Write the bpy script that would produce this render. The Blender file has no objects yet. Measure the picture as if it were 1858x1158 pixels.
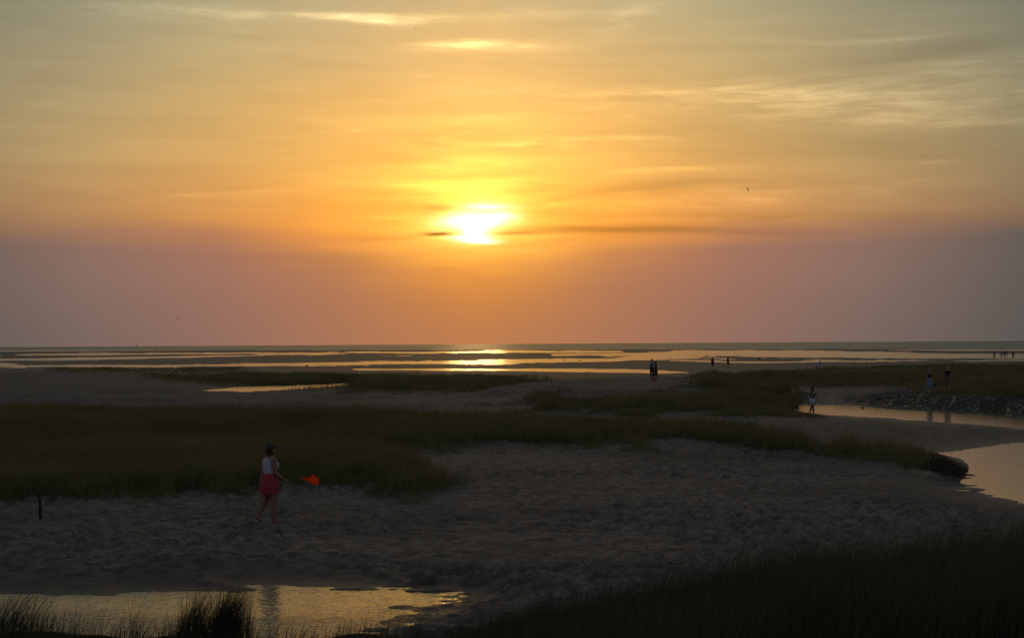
import bpy, math, random
import numpy as np
from mathutils import Vector, Matrix

R = math.radians
rng = np.random.default_rng(7)
random.seed(7)
sc = bpy.context.scene
col = sc.collection

# ------------------------------------------------------------------ camera
F, PW, PH = 2580.0, 1858.0, 1158.0        # focal length and frame in photograph pixels
CAM_H = 4.0
HORIZON = 624.2
PITCH = math.atan((HORIZON - PH / 2) / F)
ROLL = -0.353
cam_d = bpy.data.cameras.new('camera')
cam = bpy.data.objects.new('camera', cam_d)
col.objects.link(cam)
cam_d.sensor_width = 36.0
cam_d.lens = F / PW * 36.0
cam_d.clip_start = 0.1
cam_d.clip_end = 120000.0
CAM_R = Matrix.Rotation(math.pi / 2 + PITCH, 3, 'X') @ Matrix.Rotation(R(ROLL), 3, 'Z')
cam.matrix_world = Matrix.Translation((0, 0, CAM_H)) @ CAM_R.to_4x4()
sc.camera = cam

# ------------------------------------------------------------------ sun direction
SUN_AZ = (865 - 929) / F                  # to the right of +Y is positive
SUN_EL = (626 - 412) / F
SUN_STRENGTH = 0.025
sun_d = bpy.data.lights.new('sun', 'SUN')
sun_d.energy = SUN_STRENGTH
sun_d.angle = R(2.2)                      # the disc is spread by thin cloud
sun_d.color = (1.0, 0.52, 0.18)
sun = bpy.data.objects.new('sun', sun_d)
col.objects.link(sun)
sdir = Vector((math.sin(SUN_AZ) * math.cos(SUN_EL), math.cos(SUN_AZ) * math.cos(SUN_EL), math.sin(SUN_EL)))
sun.rotation_euler = sdir.to_track_quat('Z', 'Y').to_euler()

sc.view_settings.view_transform = 'Standard'
sc.view_settings.look = 'None'
sc.view_settings.exposure = 0.0
sc.view_settings.gamma = 1.0
sc.view_settings.use_curve_mapping = False
sc.cycles.use_denoising = True
sc.cycles.max_bounces = 4
sc.cycles.diffuse_bounces = 1
sc.cycles.glossy_bounces = 2
sc.cycles.sample_clamp_indirect = 4.0


def lin(c):
    return tuple(((v / 255.0) / 12.92 if v / 255.0 <= 0.04045 else ((v / 255.0 + 0.055) / 1.055) ** 2.4) for v in c)


# ------------------------------------------------------------------ node expressions
class E:
    """a socket in a node tree, with arithmetic"""
    def __init__(s, t, sock): s.t, s.s = t, sock
    def _m(s, op, *a, clamp=False):
        n = s.t.nodes.new('ShaderNodeMath'); n.operation = op; n.use_clamp = clamp
        for i, v in enumerate((s,) + a):
            if isinstance(v, E): s.t.links.new(v.s, n.inputs[i])
            else: n.inputs[i].default_value = v
        return E(s.t, n.outputs[0])
    def __add__(s, o): return s._m('ADD', o)
    __radd__ = __add__
    def __sub__(s, o): return s._m('SUBTRACT', o)
    def __rsub__(s, o): return (s * -1.0) + o
    def __mul__(s, o): return s._m('MULTIPLY', o)
    __rmul__ = __mul__
    def __truediv__(s, o): return s._m('DIVIDE', o)
    def __neg__(s): return s * -1.0
    def exp(s): return s._m('EXPONENT')
    def sqrt(s): return s._m('SQRT')
    def abs(s): return s._m('ABSOLUTE')
    def pow(s, p): return s * s if p == 2.0 else s._m('POWER', p)
    def max(s, o): return s._m('MAXIMUM', o)
    def min(s, o): return s._m('MINIMUM', o)
    def clamp(s): return s._m('ADD', 0.0, clamp=True)
    def ss(s, a, b):
        n = s.t.nodes.new('ShaderNodeMapRange'); n.interpolation_type = 'SMOOTHSTEP'
        s.t.links.new(s.s, n.inputs['Value']); n.inputs['From Min'].default_value = a; n.inputs['From Max'].default_value = b
        return E(s.t, n.outputs['Result'])
    def lr(s, a, b, c=0.0, d=1.0):
        n = s.t.nodes.new('ShaderNodeMapRange')
        s.t.links.new(s.s, n.inputs['Value'])
        for k, v in zip(('From Min', 'From Max', 'To Min', 'To Max'), (a, b, c, d)): n.inputs[k].default_value = v
        return E(s.t, n.outputs['Result'])


def vec3(t, x, y, z):
    n = t.nodes.new('ShaderNodeCombineXYZ')
    for i, v in enumerate((x, y, z)):
        if isinstance(v, E): t.links.new(v.s, n.inputs[i])
        else: n.inputs[i].default_value = v
    return E(t, n.outputs[0])


def noise(t, v, scale, detail=3.0, rough=0.5, out='Fac'):
    n = t.nodes.new('ShaderNodeTexNoise')
    if v is not None: t.links.new(v.s, n.inputs['Vector'])
    n.inputs['Scale'].default_value = scale; n.inputs['Detail'].default_value = detail; n.inputs['Roughness'].default_value = rough
    return E(t, n.outputs[out])


def cmix(t, f, a, b, mode='MIX'):
    n = t.nodes.new('ShaderNodeMix'); n.data_type = 'RGBA'; n.blend_type = mode
    n.clamp_factor = True
    for sock, v in ((n.inputs[0], f), (n.inputs[6], a), (n.inputs[7], b)):
        if isinstance(v, E): t.links.new(v.s, sock)
        elif isinstance(v, (tuple, list)): sock.default_value = (*v, 1.0)
        else: sock.default_value = v
    return E(t, n.outputs[2])


def ramp(t, f, stops):
    n = t.nodes.new('ShaderNodeValToRGB'); r = n.color_ramp
    stops = sorted(stops)
    r.elements[0].position, r.elements[0].color = stops[0][0], (*stops[0][1], 1)
    r.elements[1].position, r.elements[1].color = stops[-1][0], (*stops[-1][1], 1)
    for p, c in stops[1:-1]:
        e = r.elements.new(p); e.color = (*c, 1)
    t.links.new(f.s, n.inputs[0])
    return E(t, n.outputs[0])


# ------------------------------------------------------------------ sky (world)
def build_world():
    w = bpy.data.worlds.new('World'); sc.world = w; w.use_nodes = True
    t = w.node_tree; t.nodes.clear()
    out = t.nodes.new('ShaderNodeOutputWorld'); bg = t.nodes.new('ShaderNodeBackground')
    t.links.new(bg.outputs[0], out.inputs[0])
    tc = t.nodes.new('ShaderNodeTexCoord')
    sep = t.nodes.new('ShaderNodeSeparateXYZ'); t.links.new(tc.outputs['Generated'], sep.inputs[0])
    x, y, z = (E(t, sep.outputs[i]) for i in range(3))
    az = x._m('ARCTAN2', y)                       # azimuth, radians
    el = z._m('ARCSINE')                          # elevation, radians
    X = az * F + 929.0                            # angle units of the photograph (2580 per radian)
    Y = el * -F + 625.0
    streak = vec3(t, az * 6.0, el * 60.0, 0.0)
    n1 = noise(t, streak, 1.0, 4.0, 0.55)
    n2 = noise(t, vec3(t, az * 16.0, el * 130.0, 3.0), 1.0, 3.0, 0.6)
    n3 = noise(t, vec3(t, az * 5.0, el * 22.0, 9.0), 1.0, 2.0, 0.5)
    # banks drift up and down a little
    elw = el + (n3 - 0.5) * R(1.1) + (n1 - 0.5) * R(0.5)
    elw = cmixf(t, el.ss(0.0, R(3.0)), el, elw)
    p = (elw * (180 / math.pi) / 40.0).clamp()

    def column(rows):
        return ramp(t, p, [(max(0.0, math.degrees((625 - yy) / F)) / 40.0, lin(c)) for yy, c in rows])
    top = 625 - R(40) * F
    far = 625 - R(24) * F
    c0 = column([(612, (193, 126, 80)), (550, (204, 131, 72)), (500, (222, 138, 62)), (455, (240, 145, 55)), (400, (252, 160, 58)), (330, (252, 176, 74)), (240, (248, 187, 98)),
                 (150, (246, 192, 115)), (50, (228, 188, 126)), (0, (212, 184, 133)), (far, (160, 155, 135)), (top, (122, 126, 122))])
    c1 = column([(612, (174, 119, 88)), (500, (183, 121, 85)), (462, (200, 129, 78)), (430, (238, 150, 68)), (405, (248, 158, 66)), (370, (248, 166, 70)), (300, (248, 183, 92)), (200, (236, 183, 106)),
                 (120, (222, 183, 122)), (0, (196, 176, 132)), (far, (154, 152, 134)), (top, (120, 124, 120))])
    c2 = column([(612, (150, 111, 96)), (500, (161, 115, 97)), (455, (166, 117, 95)), (428, (190, 129, 88)), (400, (216, 149, 82)), (350, (222, 161, 90)), (300, (221, 170, 100)), (200, (210, 172, 110)),
                 (100, (196, 172, 122)), (0, (179, 168, 130)), (far, (146, 146, 132)), (top, (116, 120, 118))])
    c3 = column([(612, (124, 104, 96)), (500, (138, 111, 100)), (455, (143, 112, 99)), (428, (164, 121, 93)), (400, (187, 140, 92)), (350, (192, 150, 98)), (300, (194, 160, 106)), (200, (182, 158, 112)),
                 (100, (167, 153, 118)), (0, (150, 146, 120)), (far, (132, 136, 126)), (top, (110, 116, 116))])
    c4 = column([(612, (93, 88, 84)), (500, (101, 93, 88)), (450, (103, 94, 88)), (425, (126, 102, 86)), (400, (142, 113, 86)), (300, (152, 134, 100)), (200, (150, 138, 106)),
                 (100, (138, 133, 110)), (0, (115, 119, 104)), (far, (114, 121, 117)), (top, (106, 115, 119))])
    c5 = column([(612, (84, 84, 84)), (500, (90, 86, 84)), (400, (106, 98, 88)), (200, (112, 108, 98)), (0, (100, 106, 103)), (far, (104, 112, 116)), (top, (104, 114, 124))])
    c6 = column([(612, (98, 98, 108)), (400, (112, 108, 116)), (0, (112, 116, 126)), (far, (108, 118, 134)), (top, (102, 116, 136))])
    dA = X - (SUN_AZ * F + 929)
    A = (dA * dA + 3600.0).sqrt() - 60.0
    c = cmix(t, A.lr(0, 190), c0, c1)
    c = cmix(t, A.lr(190, 400), c, c2)
    c = cmix(t, A.lr(400, 630), c, c3)
    c = cmix(t, A.lr(630, 900), c, c4)
    c = cmix(t, A.lr(900, 1700), c, c5)
    c = cmix(t, A.lr(1700, 7000), c, c6)
    # the clear upper sky
    sky = t.nodes.new('ShaderNodeTexSky'); sky.sky_type = 'NISHITA'; sky.sun_disc = False
    sky.sun_elevation = SUN_EL; sky.sun_rotation = SUN_AZ; sky.altitude = 0; sky.dust_density = 4.0; sky.air_density = 1.5
    nis = cmix(t, 1.0, E(t, sky.outputs[0]), (0.06, 0.06, 0.06), 'MULTIPLY')
    c = cmix(t, el.ss(R(18), R(60)) * 0.75, c, nis)

    # thin clouds: bright and dark strokes, broken by stretched noise
    Yw = Y + (n3 - 0.5) * 60.0 + (n1 - 0.5) * 26.0
    Xw = X + (n1 - 0.5) * 120.0
    br = None; dk = None
    strokes = [(600, 40, 330, 9, .30, -.01), (690, 40, 100, 7, .26, -.03), (885, 86, 105, 8, .95, 0), (1500, 200, 330, 32, .34, .03), (1230, 174, 200, 5, .28, 0),
               (1220, 322, 110, 7, .3, -.06), (960, 262, 230, 9, .30, .03), (1600, 95, 250, 6, .14, .05), (1165, 38, 60, 14, .16, -.35), (1720, 240, 160, 6, .2, .04),
               (420, 358, 160, 5, .12, -.03), (880, 300, 140, 5, .22, .02), (800, 335, 90, 4, .2, -.03), (1010, 372, 90, 5, .3, -.05), (740, 352, 70, 4, .14, 0), (950, 330, 100, 4, .16, 0), (720, 395, 80, 5, .12, 0), (650, 239, 13, 1.3, .25, -.03), (1650, 305, 90, 6, .12, 0), (840, 232, 80, 10, .2, -.2), (1750, 150, 200, 20, .16, -.1),
               (1330, 372, 330, 14, .14, -.05), (300, 60, 160, 8, .1, .05),
               (1680, 125, 260, 22, -.14, -.05), (1480, 272, 360, 30, -.10, 0), (1200, 350, 190, 9, -.17, -.05), (1080, 418, 180, 8, -.34, .02), (935, 424, 60, 5, -.35, 0), (795, 425, 30, 4.5, -.6, 0), (1330, 428, 200, 8, -.10, 0),
               (775, 372, 30, 7, -.22, 0), (840, 318, 90, 5, -.10, 0), (960, 348, 80, 6, -.12, 0), (700, 430, 90, 6, -.12, 0), (1420, 400, 300, 7, -.10, 0), (1260, 205, 130, 12, -.06, 0), (640, 470, 240, 12, -.06, 0)]
    for cx, cy, hw, hh, amp, sl in strokes:
        small = hh < 2 or (amp < -.3)
        dx = ((X if small else Xw) - cx)
        dy = (((Y + (n2 - 0.5) * 8.0) if small else Yw) - cy) - dx * sl
        if small and hh < 2: dy = Y - cy - dx * sl
        g = (((dx / hw).pow(2.0) + (dy / hh).pow(2.0)) * -1.0).exp() * abs(amp)
        if amp > 0: br = g if br is None else br + g
        else: dk = g if dk is None else dk + g
    n4 = noise(t, vec3(t, az * 26.0 + el * 30.0, el * 190.0, 6.0), 1.0, 4.0, 0.65)
    tex = n2.lr(0.34, 0.66, 0.2, 1.4) * n4.lr(0.32, 0.68, 0.35, 1.6)
    tex1 = n1.lr(0.35, 0.65, -1.0, 1.0)
    veil = el.ss(R(3.5), R(6.0)) * (tex1 * 0.04 + (n4 - 0.5) * 0.14)
    gain = br * tex * 1.15 + veil + 0.97 - dk * n2.lr(0.25, 0.6, 0.7, 1.15)
    gn = vec3(t, gain, gain, gain)
    c = cmix(t, 1.0, c, gn, 'MULTIPLY')

    # the sun seen through cloud, its glow above the low haze bank
    dY = Y - 410.0
    up = dY.min(0.0); dn = dY.max(0.0)
    r = ((dA / 104.0).pow(2.0) + (up / 110.0).pow(2.0) + (dn / 40.0).pow(2.0)).sqrt()
    Yr = Y + (n2 - 0.5) * 26.0
    Xr = X + (n1 - 0.5) * 40.0
    core = None
    for cx, cy, hw, hh, am in ((860, 403, 50, 13, 3.2), (858, 436, 34, 7, 2.6), (884, 376, 40, 7, 1.5), (866, 420, 22, 12, 2.4), (905, 392, 30, 6, 1.2)):
        gg = ((((Xr - cx) / hw).pow(2.0) + ((Yr - cy) / hh).pow(2.0)) * -1.0).exp() * am
        core = gg if core is None else core + gg
    r3 = ((dA / 260.0).pow(2.0) + (up / 190.0).pow(2.0) + (dn / 58.0).pow(2.0)).sqrt()
    cut = (1.0 - (dk * 1.6).min(0.85))
    band = n1.lr(0.3, 0.7, 0.62, 1.3) * n2.lr(0.3, 0.7, 0.85, 1.12)
    glow = (r * -1.25).exp() * cut * band
    core = core * cut
    wide = (r3 * -1.6).exp() * cut * band
    def scaled(e, rgb):
        return vec3(t, e * rgb[0], e * rgb[1], e * rgb[2])
    for e, rgb in ((wide, (.42, .125, .0)), (glow, (1.7, 1.25, .20)), (core, (1.0, .85, .55))):
        c = cmix(t, 1.0, c, scaled(e, rgb), 'ADD')
    t.links.new(c.s, bg.inputs[0])
    bg.inputs[1].default_value = 1.0
    w.cycles.sampling_method = 'MANUAL'
    w.cycles.sample_map_resolution = 1024


def cmixf(t, f, a, b):
    return a + (b - a) * f


build_world()

# ------------------------------------------------------------------ helpers: plan of the place
CI = CAM_R.transposed()


def project(x, y, z=0.0):
    """world -> photograph pixel (arrays)"""
    dx, dy, dz = x, y, z - CAM_H
    cx = CI[0][0] * dx + CI[0][1] * dy + CI[0][2] * dz
    cy = CI[1][0] * dx + CI[1][1] * dy + CI[1][2] * dz
    cz = -(CI[2][0] * dx + CI[2][1] * dy + CI[2][2] * dz)
    cz = np.maximum(cz, 0.5)
    return 929 + F * cx / cz, 579 - F * cy / cz


def horizon_at(px):
    return HORIZON + (px - 929) * math.tan(R(ROLL))


def on_plane(px, py, z=0.0):
    v = CAM_R @ Vector(((px - 929) / F, -(py - 579) / F, -1.0))
    k = (z - CAM_H) / v.z
    return v.x * k, v.y * k


def plan_poly(pts, z=0.0):
    """outline seen at height z -> the same outline in z = 0 plan pixels"""
    o = []
    for p in pts:
        x, y = on_plane(p[0], p[1], z)
        q = project(np.array([x]), np.array([y]))
        o.append((float(q[0][0]), float(q[1][0])))
    return o


def hash2(ix, iy, seed):
    h = (ix.astype(np.int64) * 374761393 + iy.astype(np.int64) * 668265263 + seed * 974634777) & 0xFFFFFFFF
    h = ((h ^ (h >> 13)) * 1274126177) & 0xFFFFFFFF
    return ((h ^ (h >> 16)) & 0xFFFFFF) / float(0xFFFFFF)


def vnoise(x, y, seed=0):
    ix = np.floor(x); iy = np.floor(y); fx = x - ix; fy = y - iy
    ux = fx * fx * fx * (fx * (fx * 6 - 15) + 10); uy = fy * fy * fy * (fy * (fy * 6 - 15) + 10)
    a = hash2(ix, iy, seed); b = hash2(ix + 1, iy, seed); c = hash2(ix, iy + 1, seed); d = hash2(ix + 1, iy + 1, seed)
    return (a + (b - a) * ux) * (1 - uy) + (c + (d - c) * ux) * uy - 0.5


def fbm(x, y, seed=0, octv=3, gain=0.5):
    s = 0; a = 1.0
    for i in range(octv):
        s = s + a * vnoise(x * 2 ** i + 17.3 * i, y * 2 ** i - 9.1 * i, seed + i); a *= gain
    return s


def smooth(a, b, v):
    k = np.clip((v - a) / (b - a), 0, 1)
    return k * k * (3 - 2 * k)


SX = 0.22     # plan pixels are long in x: distances use this weight


def sdf(pts, X, Y, pad=60.0):
    """signed distance to a polygon in plan pixels, positive inside; far points get -pad"""
    P = np.array(pts, float)
    out = np.full(X.shape, -pad)
    m = (X > P[:, 0].min() - pad / SX) & (X < P[:, 0].max() + pad / SX) & (Y > P[:, 1].min() - pad) & (Y < P[:, 1].max() + pad)
    if not m.any(): return out
    x = X[m] * SX; y = Y[m]
    px, py = P[:, 0] * SX, P[:, 1]
    d = np.full(x.shape, 1e9); ins = np.zeros(x.shape, bool)
    n = len(P)
    for i in range(n):
        ax, ay = px[i], py[i]; bx, by = px[(i + 1) % n], py[(i + 1) % n]
        ex, ey = bx - ax, by - ay
        k = np.clip(((x - ax) * ex + (y - ay) * ey) / max(ex * ex + ey * ey, 1e-9), 0, 1)
        d = np.minimum(d, (x - ax - k * ex) ** 2 + (y - ay - k * ey) ** 2)
        c = (ay > y) != (by > y)
        with np.errstate(divide='ignore', invalid='ignore'):
            xi = (bx - ax) * (y - ay) / (by - ay + 1e-12) + ax
        ins ^= c & (x < xi)
    d = np.sqrt(d)
    out[m] = np.maximum(np.where(ins, d, -d), -pad)
    return out


# outlines read off the photograph (pixel, pixel) at the height they lie at
GRASS = {
    'wide': (plan_poly([(-500, 905), (0, 897), (150, 890), (280, 880), (420, 884), (560, 866), (640, 866), (730, 882), (775, 872), (805, 856), (760, 845), (705, 828), (735, 810), (790, 801), (900, 797),
                        (1060, 800), (1250, 797), (1350, 806), (1450, 816), (1590, 829), (1655, 834), (1665, 825), (1590, 812), (1400, 786), (1250, 772), (970, 757), (650, 746), (0, 742), (-500, 744)], .40), .40),
    'mound': (plan_poly([(985, 722), (1100, 723), (1250, 720), (1380, 718), (1448, 724), (1458, 736), (1440, 743), (1200, 743), (1080, 741), (975, 737)], .42), .42),
    'far': (plan_poly([(1262, 706), (1250, 697), (1300, 684), (1380, 674), (1500, 667), (1700, 662), (2300, 660), (2300, 740), (1858, 722), (1700, 704), (1600, 699), (1450, 698), (1425, 716), (1300, 714)], .55), .55),
    'islet': (plan_poly([(292, 686), (450, 678), (650, 681), (960, 687), (950, 691), (885, 696), (880, 703), (760, 706), (650, 706), (636, 698), (480, 696), (380, 692)], .30), .30),
    'strip': (plan_poly([(110, 671), (300, 670), (430, 668.5), (430, 672), (200, 674)], .1), .12),
    'right': (plan_poly([(1720, 710), (1780, 706), (2300, 702), (2300, 722), (1858, 715), (1770, 713)], .75), .8),
}
LENS = plan_poly([(1440, 674), (1520, 669), (1620, 667.5), (1610, 673), (1500, 677)], .5)
BARE = plan_poly([(1250, 700), (1300, 693), (1300, 700), (1265, 705)], .5)
WATER = [  # outline, shore width, depth
    ([(-400, 1088), (0, 1080), (60, 1078), (100, 1081), (205, 1081), (218, 1076), (330, 1073), (440, 1076), (468, 1070), (440, 1064), (480, 1062), (560, 1064), (640, 1064), (730, 1067), (775, 1075),
      (838, 1082), (800, 1096), (745, 1108), (770, 1122), (690, 1140), (640, 1175), (-400, 1185)], 38.0, .18),
    ([(1698, 822.5), (1760, 814), (1800, 811), (1858, 803), (2400, 780), (2400, 985), (1858, 914), (1800, 902), (1765, 888), (1744, 878), (1757, 863), (1762, 850), (1735, 833)], 46.0, .3),
    ([(1420, 748.5), (1452, 743), (1457, 735), (1500, 735), (1600, 739), (1700, 746), (1858, 757), (2400, 778), (2400, 812), (1858, 779), (1700, 767), (1600, 760), (1500, 753.5)], 24.0, .25),
    ([(350, 710), (420, 704), (520, 701), (640, 697), (640, 701), (560, 706), (440, 711.5)], 3.5, .2),
    ([(865, 693), (960, 689.5), (962, 691.5), (870, 695.5)], 2.5, .1),
    ([(-400, 646), (0, 644), (90, 642), (330, 640), (640, 639.5), (860, 637), (950, 636.5), (1130, 637), (1130, 640.5), (950, 640.5), (700, 642), (500, 643.5), (330, 643.5), (120, 646), (-400, 649)], 1.4, .15),
    ([(-400, 654), (0, 651), (260, 647.5), (480, 643.5), (480, 646), (300, 650.5), (120, 654.5), (-400, 658)], 1.4, .15),
    ([(-400, 663), (0, 659.5), (60, 662), (280, 663), (500, 659.5), (700, 656), (860, 653.5), (950, 652.5), (1100, 649.5), (1180, 647.5), (1300, 649), (1330, 651.5), (1180, 653), (1080, 657), (950, 660), (860, 662), (640, 663.5), (500, 665.5), (300, 667.5), (100, 667), (-400, 669)], 1.8, .12),
    ([(640, 669.5), (860, 669.5), (1000, 669.5), (1130, 670), (1180, 671.5), (1280, 677), (1180, 678), (1000, 674.5), (860, 673), (640, 672)], 1.8, .12),
    ([(1000, 643), (1150, 640), (1250, 636), (1400, 635.5), (1600, 638), (1700, 642), (2400, 643.5), (2400, 650), (1700, 651), (1500, 650), (1300, 648.5), (1150, 647.5), (1000, 645.5)], 1.4, .15),
    ([(1560, 634.5), (1760, 634), (2400, 633), (2400, 636.5), (1760, 637), (1600, 636)], 1.0, .15),
    ([(1220, 654.5), (1400, 656.5), (1500, 654), (1600, 653.5), (2400, 652), (2400, 655), (1700, 655.5), (1500, 657.5), (1350, 658.5)], 1.4, .12),
    ([(690, 645.5), (750, 645), (750, 646.2), (690, 646.5)], .8, .08),
    ([(815, 1052.5), (862, 1051), (870, 1053), (840, 1054.5)], 3.0, .05),
    ([(1555, 838), (1640, 838), (1640, 841), (1560, 841)], 3.0, .05),
]
RISE = [  # outline at height, extra height, soft width
    (plan_poly([(-500, 672), (0, 672), (250, 676), (340, 690), (330, 712), (150, 722), (-500, 726)], .55), .35, 14.0),
    (plan_poly([(900, 703), (960, 692), (1080, 684), (1200, 681), (1300, 683), (1290, 699), (1150, 705), (1000, 706)], .75), .62, 12.0),
    (plan_poly([(1440, 700), (1560, 698), (1858, 700), (2400, 715), (2400, 772), (1858, 738), (1700, 724), (1560, 724), (1460, 724)], .75), .45, 8.0),
]
BANK = plan_poly([(1650, 826), (1700, 829), (1737, 838), (1760, 850), (1757, 860), (1738, 871), (1700, 868), (1640, 846)], .1)
MUD = plan_poly([(1560, 730), (1620, 721), (1720, 716), (1858, 724), (2400, 745), (2400, 782), (1858, 757), (1700, 747), (1600, 741)], .15)
SEA_X = np.array([-900, 0, 500, 900, 1250, 1860, 2800.0]); SEA_Y = np.array([641., 636.5, 635.5, 635, 634, 633, 630.0])


def bank_edge(x):
    return np.interp(x, [-14, -6.8, -5, -0.8, 0.8, 3.0, 8.5, 14], [20.6, 19.9, 19.3, 19.4, 20.2, 21.3, 23.8, 27.0]) + fbm(x * .8, x * 0, 91, 2) * .8


def terrain(x, y, full=False):
    """height of the ground and its cover, from plan position"""
    x = np.asarray(x, float); y = np.asarray(y, float)
    ys = np.maximum(y, 6.0)
    X, Y = project(x, ys)
    dy = Y - (HORIZON + (X - 929) * math.tan(R(ROLL)))          # plan pixels under the horizon
    near = smooth(45, 120, dy)
    # edge wobble in plan pixels
    wob = fbm(X * .02, Y * .14, 3, 4, .6)
    wobx = np.clip(dy / 120, .10, 1.6)
    h = .06 + .15 * near + near * (fbm(x * .12, y * .10, 5, 3) * .10)
    h += (1 - near) * fbm(X * .004, Y * .35, 8, 3) * .07
    g = np.zeros_like(h)
    gname = {}
    for k, (pp, z) in GRASS.items():
        s = sdf(pp, X, Y) + wob * wobx * 9.0
        if k == 'far':
            s = np.minimum(s, -sdf(LENS, X, Y) - wob * 3)
        m = smooth(-2.0, 4.0, s / np.clip(wobx, .3, 1))
        gname[k] = s
        g = np.maximum(g, m)
        h = h + (z - .21 * near - .06 * (1 - near)) * smooth(-8 * wobx, 8 * wobx, s) * (1 if k != 'right' else 0)
    for pp, dz, wd in RISE:
        rise3 = sdf(pp, X, Y) + wob * 4
        h += dz * smooth(-wd, wd * .6, rise3)
    bk = sdf(BANK, X, Y) + wob * 3
    bank = smooth(-5, 3, bk + fbm(x * 1.5, y * 1.5, 211, 3) * 5)
    h = h * (1 - smooth(-9, 2, bk)) + np.minimum(h, .13 + .12 * smooth(1720, 1660, X)) * smooth(-9, 2, bk)
    md = smooth(-3, 5, sdf(MUD, X, Y) + wob * 4)
    # sand relief: trodden mounds, ripples
    rel = np.clip(1 - g * .6, 0, 1)
    am = np.clip(30.0 / np.maximum(ys, 8), .05, 1.2)
    warp = fbm(x * .7, y * .7, 21, 2) * 1.1
    b1 = 1 - np.abs(fbm(x * 1.0 + warp, y * 1.7 + warp * .6, 31, 3, .55)) * 3.2
    b2 = fbm(x * 3.1 + warp, y * 4.2, 41, 3, .6)
    b3 = fbm(x * .35, y * .55, 47, 2)
    b4 = fbm(x * 6.5 + warp, y * 7.5 - warp, 53, 2, .6)
    sand = near * rel * (b1 * .016 + b2 * .060 + b4 * .080 + b3 * .06)
    sand = sand * (.45 + 1.0 * smooth(-.25, .25, fbm(x * .16, y * .22, 221, 3)))
    h = h + sand
    # water bodies
    wd_all = np.full(h.shape, -60.0)
    for i, (pp, e, dep) in enumerate(WATER):
        ee = e
        s = sdf(pp, X, Y)
        s = s + wob * (1.3 * e * .5 if e < 4 else 3.2)
        if i == 0:
            low = np.exp(-((X - 790) / 130) ** 2 - ((Y - 1100) / 45) ** 2)
            h = np.where(h > 0, h * (1 - .75 * low), h)
            s = s + smooth(560, 760, X) * fbm(x * 1.6, y * 5.0, 61, 4, .65) * 20.0
            s = s - 9.0 * np.exp(-(((X - 640) / 55) ** 2 + ((Y - 1071) / 3.2) ** 2)) - 9.0 * np.exp(-(((X - 690) / 26) ** 2 + ((Y - 1110) / 3) ** 2)) - 8.0 * np.exp(-(((X - 722) / 24) ** 2 + ((Y - 1102) / 2.4) ** 2))
        if i == 1:
            s = s + np.exp(-((X - 1765) / 60) ** 2) * np.exp(-((Y - 885) / 22) ** 2) * fbm(x * 1.6, y * 3.0, 63, 3, .6) * 16
            ee = e * (1 - .84 * smooth(-10, 3, bk + 4))
        if i == 5 or i == 7 or i == 9 or i == 11:
            s = s + fbm(X * .012, Y * .7, 71 + i, 3, .6) * 3.2 + fbm(X * .05, Y * 1.5, 171 + i, 3, .6) * 1.3
        if i == 2:
            ee = e * (1 - .68 * smooth(-3, 2, rise3))
        if e < 2: s = s - .30
        inside = s > 0
        if e >= 4:
            hin = -dep * smooth(0, e * .5, s)
        else:
            hin = -dep * np.clip(s / (e * .5), 0, 1)
        k = smooth(0, ee, -s)
        h = np.where(inside, np.minimum(hin, h), np.where(h > 0, h * (.05 + .95 * k), h))
        wd_all = np.maximum(wd_all, s / e)
    # mud flat beside the stream: low and lumpy, so water stands between the lumps
    mudh = fbm(x * 1.1, y * .8, 81, 4, .6)
    h = np.where(md > .01, h + md * np.minimum(mudh * .07, .04), h)
    # open sea bed
    seay = np.interp(X, SEA_X, SEA_Y)
    h = np.where(Y < seay + .0, np.minimum(h, -.4), h)
    # the bank this side of the pool, rising to where the photograph was taken
    ye = bank_edge(x)
    base = .02 + .26 * smooth(-1.0, 1.6, x)
    sl = .085 + .045 * smooth(-2, 6, x) + .03 * smooth(-4.5, -7.5, x)
    zb = base + np.minimum(sl * np.maximum(ye - y, 0), 1.35 + .28 * np.maximum(10 - np.maximum(y, -6), 0) * .3) + fbm(x * .9, y * .9, 95, 3) * .12 * smooth(0, 2, ye - y)
    nb = smooth(-.5, .35, ye - y)
    h = h * (1 - nb) + zb * nb
    h = np.where(y < 3, np.minimum(h, 2.35), h)
    g = np.maximum(g * (1 - nb), nb)
    if not full: return h
    wet = np.exp(np.minimum(wd_all, 0) * 1.1) * (1 - nb)
    wet = np.maximum(wet, (1 - near) * .75 * smooth(.5, .15, h))
    return h, g, np.maximum(bank, md * .9), wet, gname, nb


def ground_hit(px, py):
    """first ground point on the ray through a photograph pixel"""
    v = CAM_R @ Vector(((px - 929) / F, -(py - 579) / F, -1.0))
    k = np.concatenate([np.arange(8, 60, .02), np.arange(60, 300, .1), np.arange(300, 900, .5)])
    xs, ys, zs = v.x * k, v.y * k, CAM_H + v.z * k
    hh = np.maximum(terrain(xs, ys), 0.0)
    i = np.argmax(zs <= hh)
    return float(xs[i]), float(ys[i]), float(hh[i])


# ------------------------------------------------------------------ mesh helpers
def mesh_from(name, v, f):
    m = bpy.data.meshes.new(name)
    m.from_pydata([tuple(p) for p in v], [], [tuple(q) for q in f])
    m.update()
    return m


def link(name, mesh, mats, parent=None, smoothed=True):
    o = bpy.data.objects.new(name, mesh)
    col.objects.link(o)
    for m in (mats if isinstance(mats, (list, tuple)) else [mats]): mesh.materials.append(m)
    if smoothed and len(mesh.polygons):
        mesh.polygons.foreach_set('use_smooth', np.ones(len(mesh.polygons), bool))
    if parent: o.parent = parent
    return o


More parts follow.
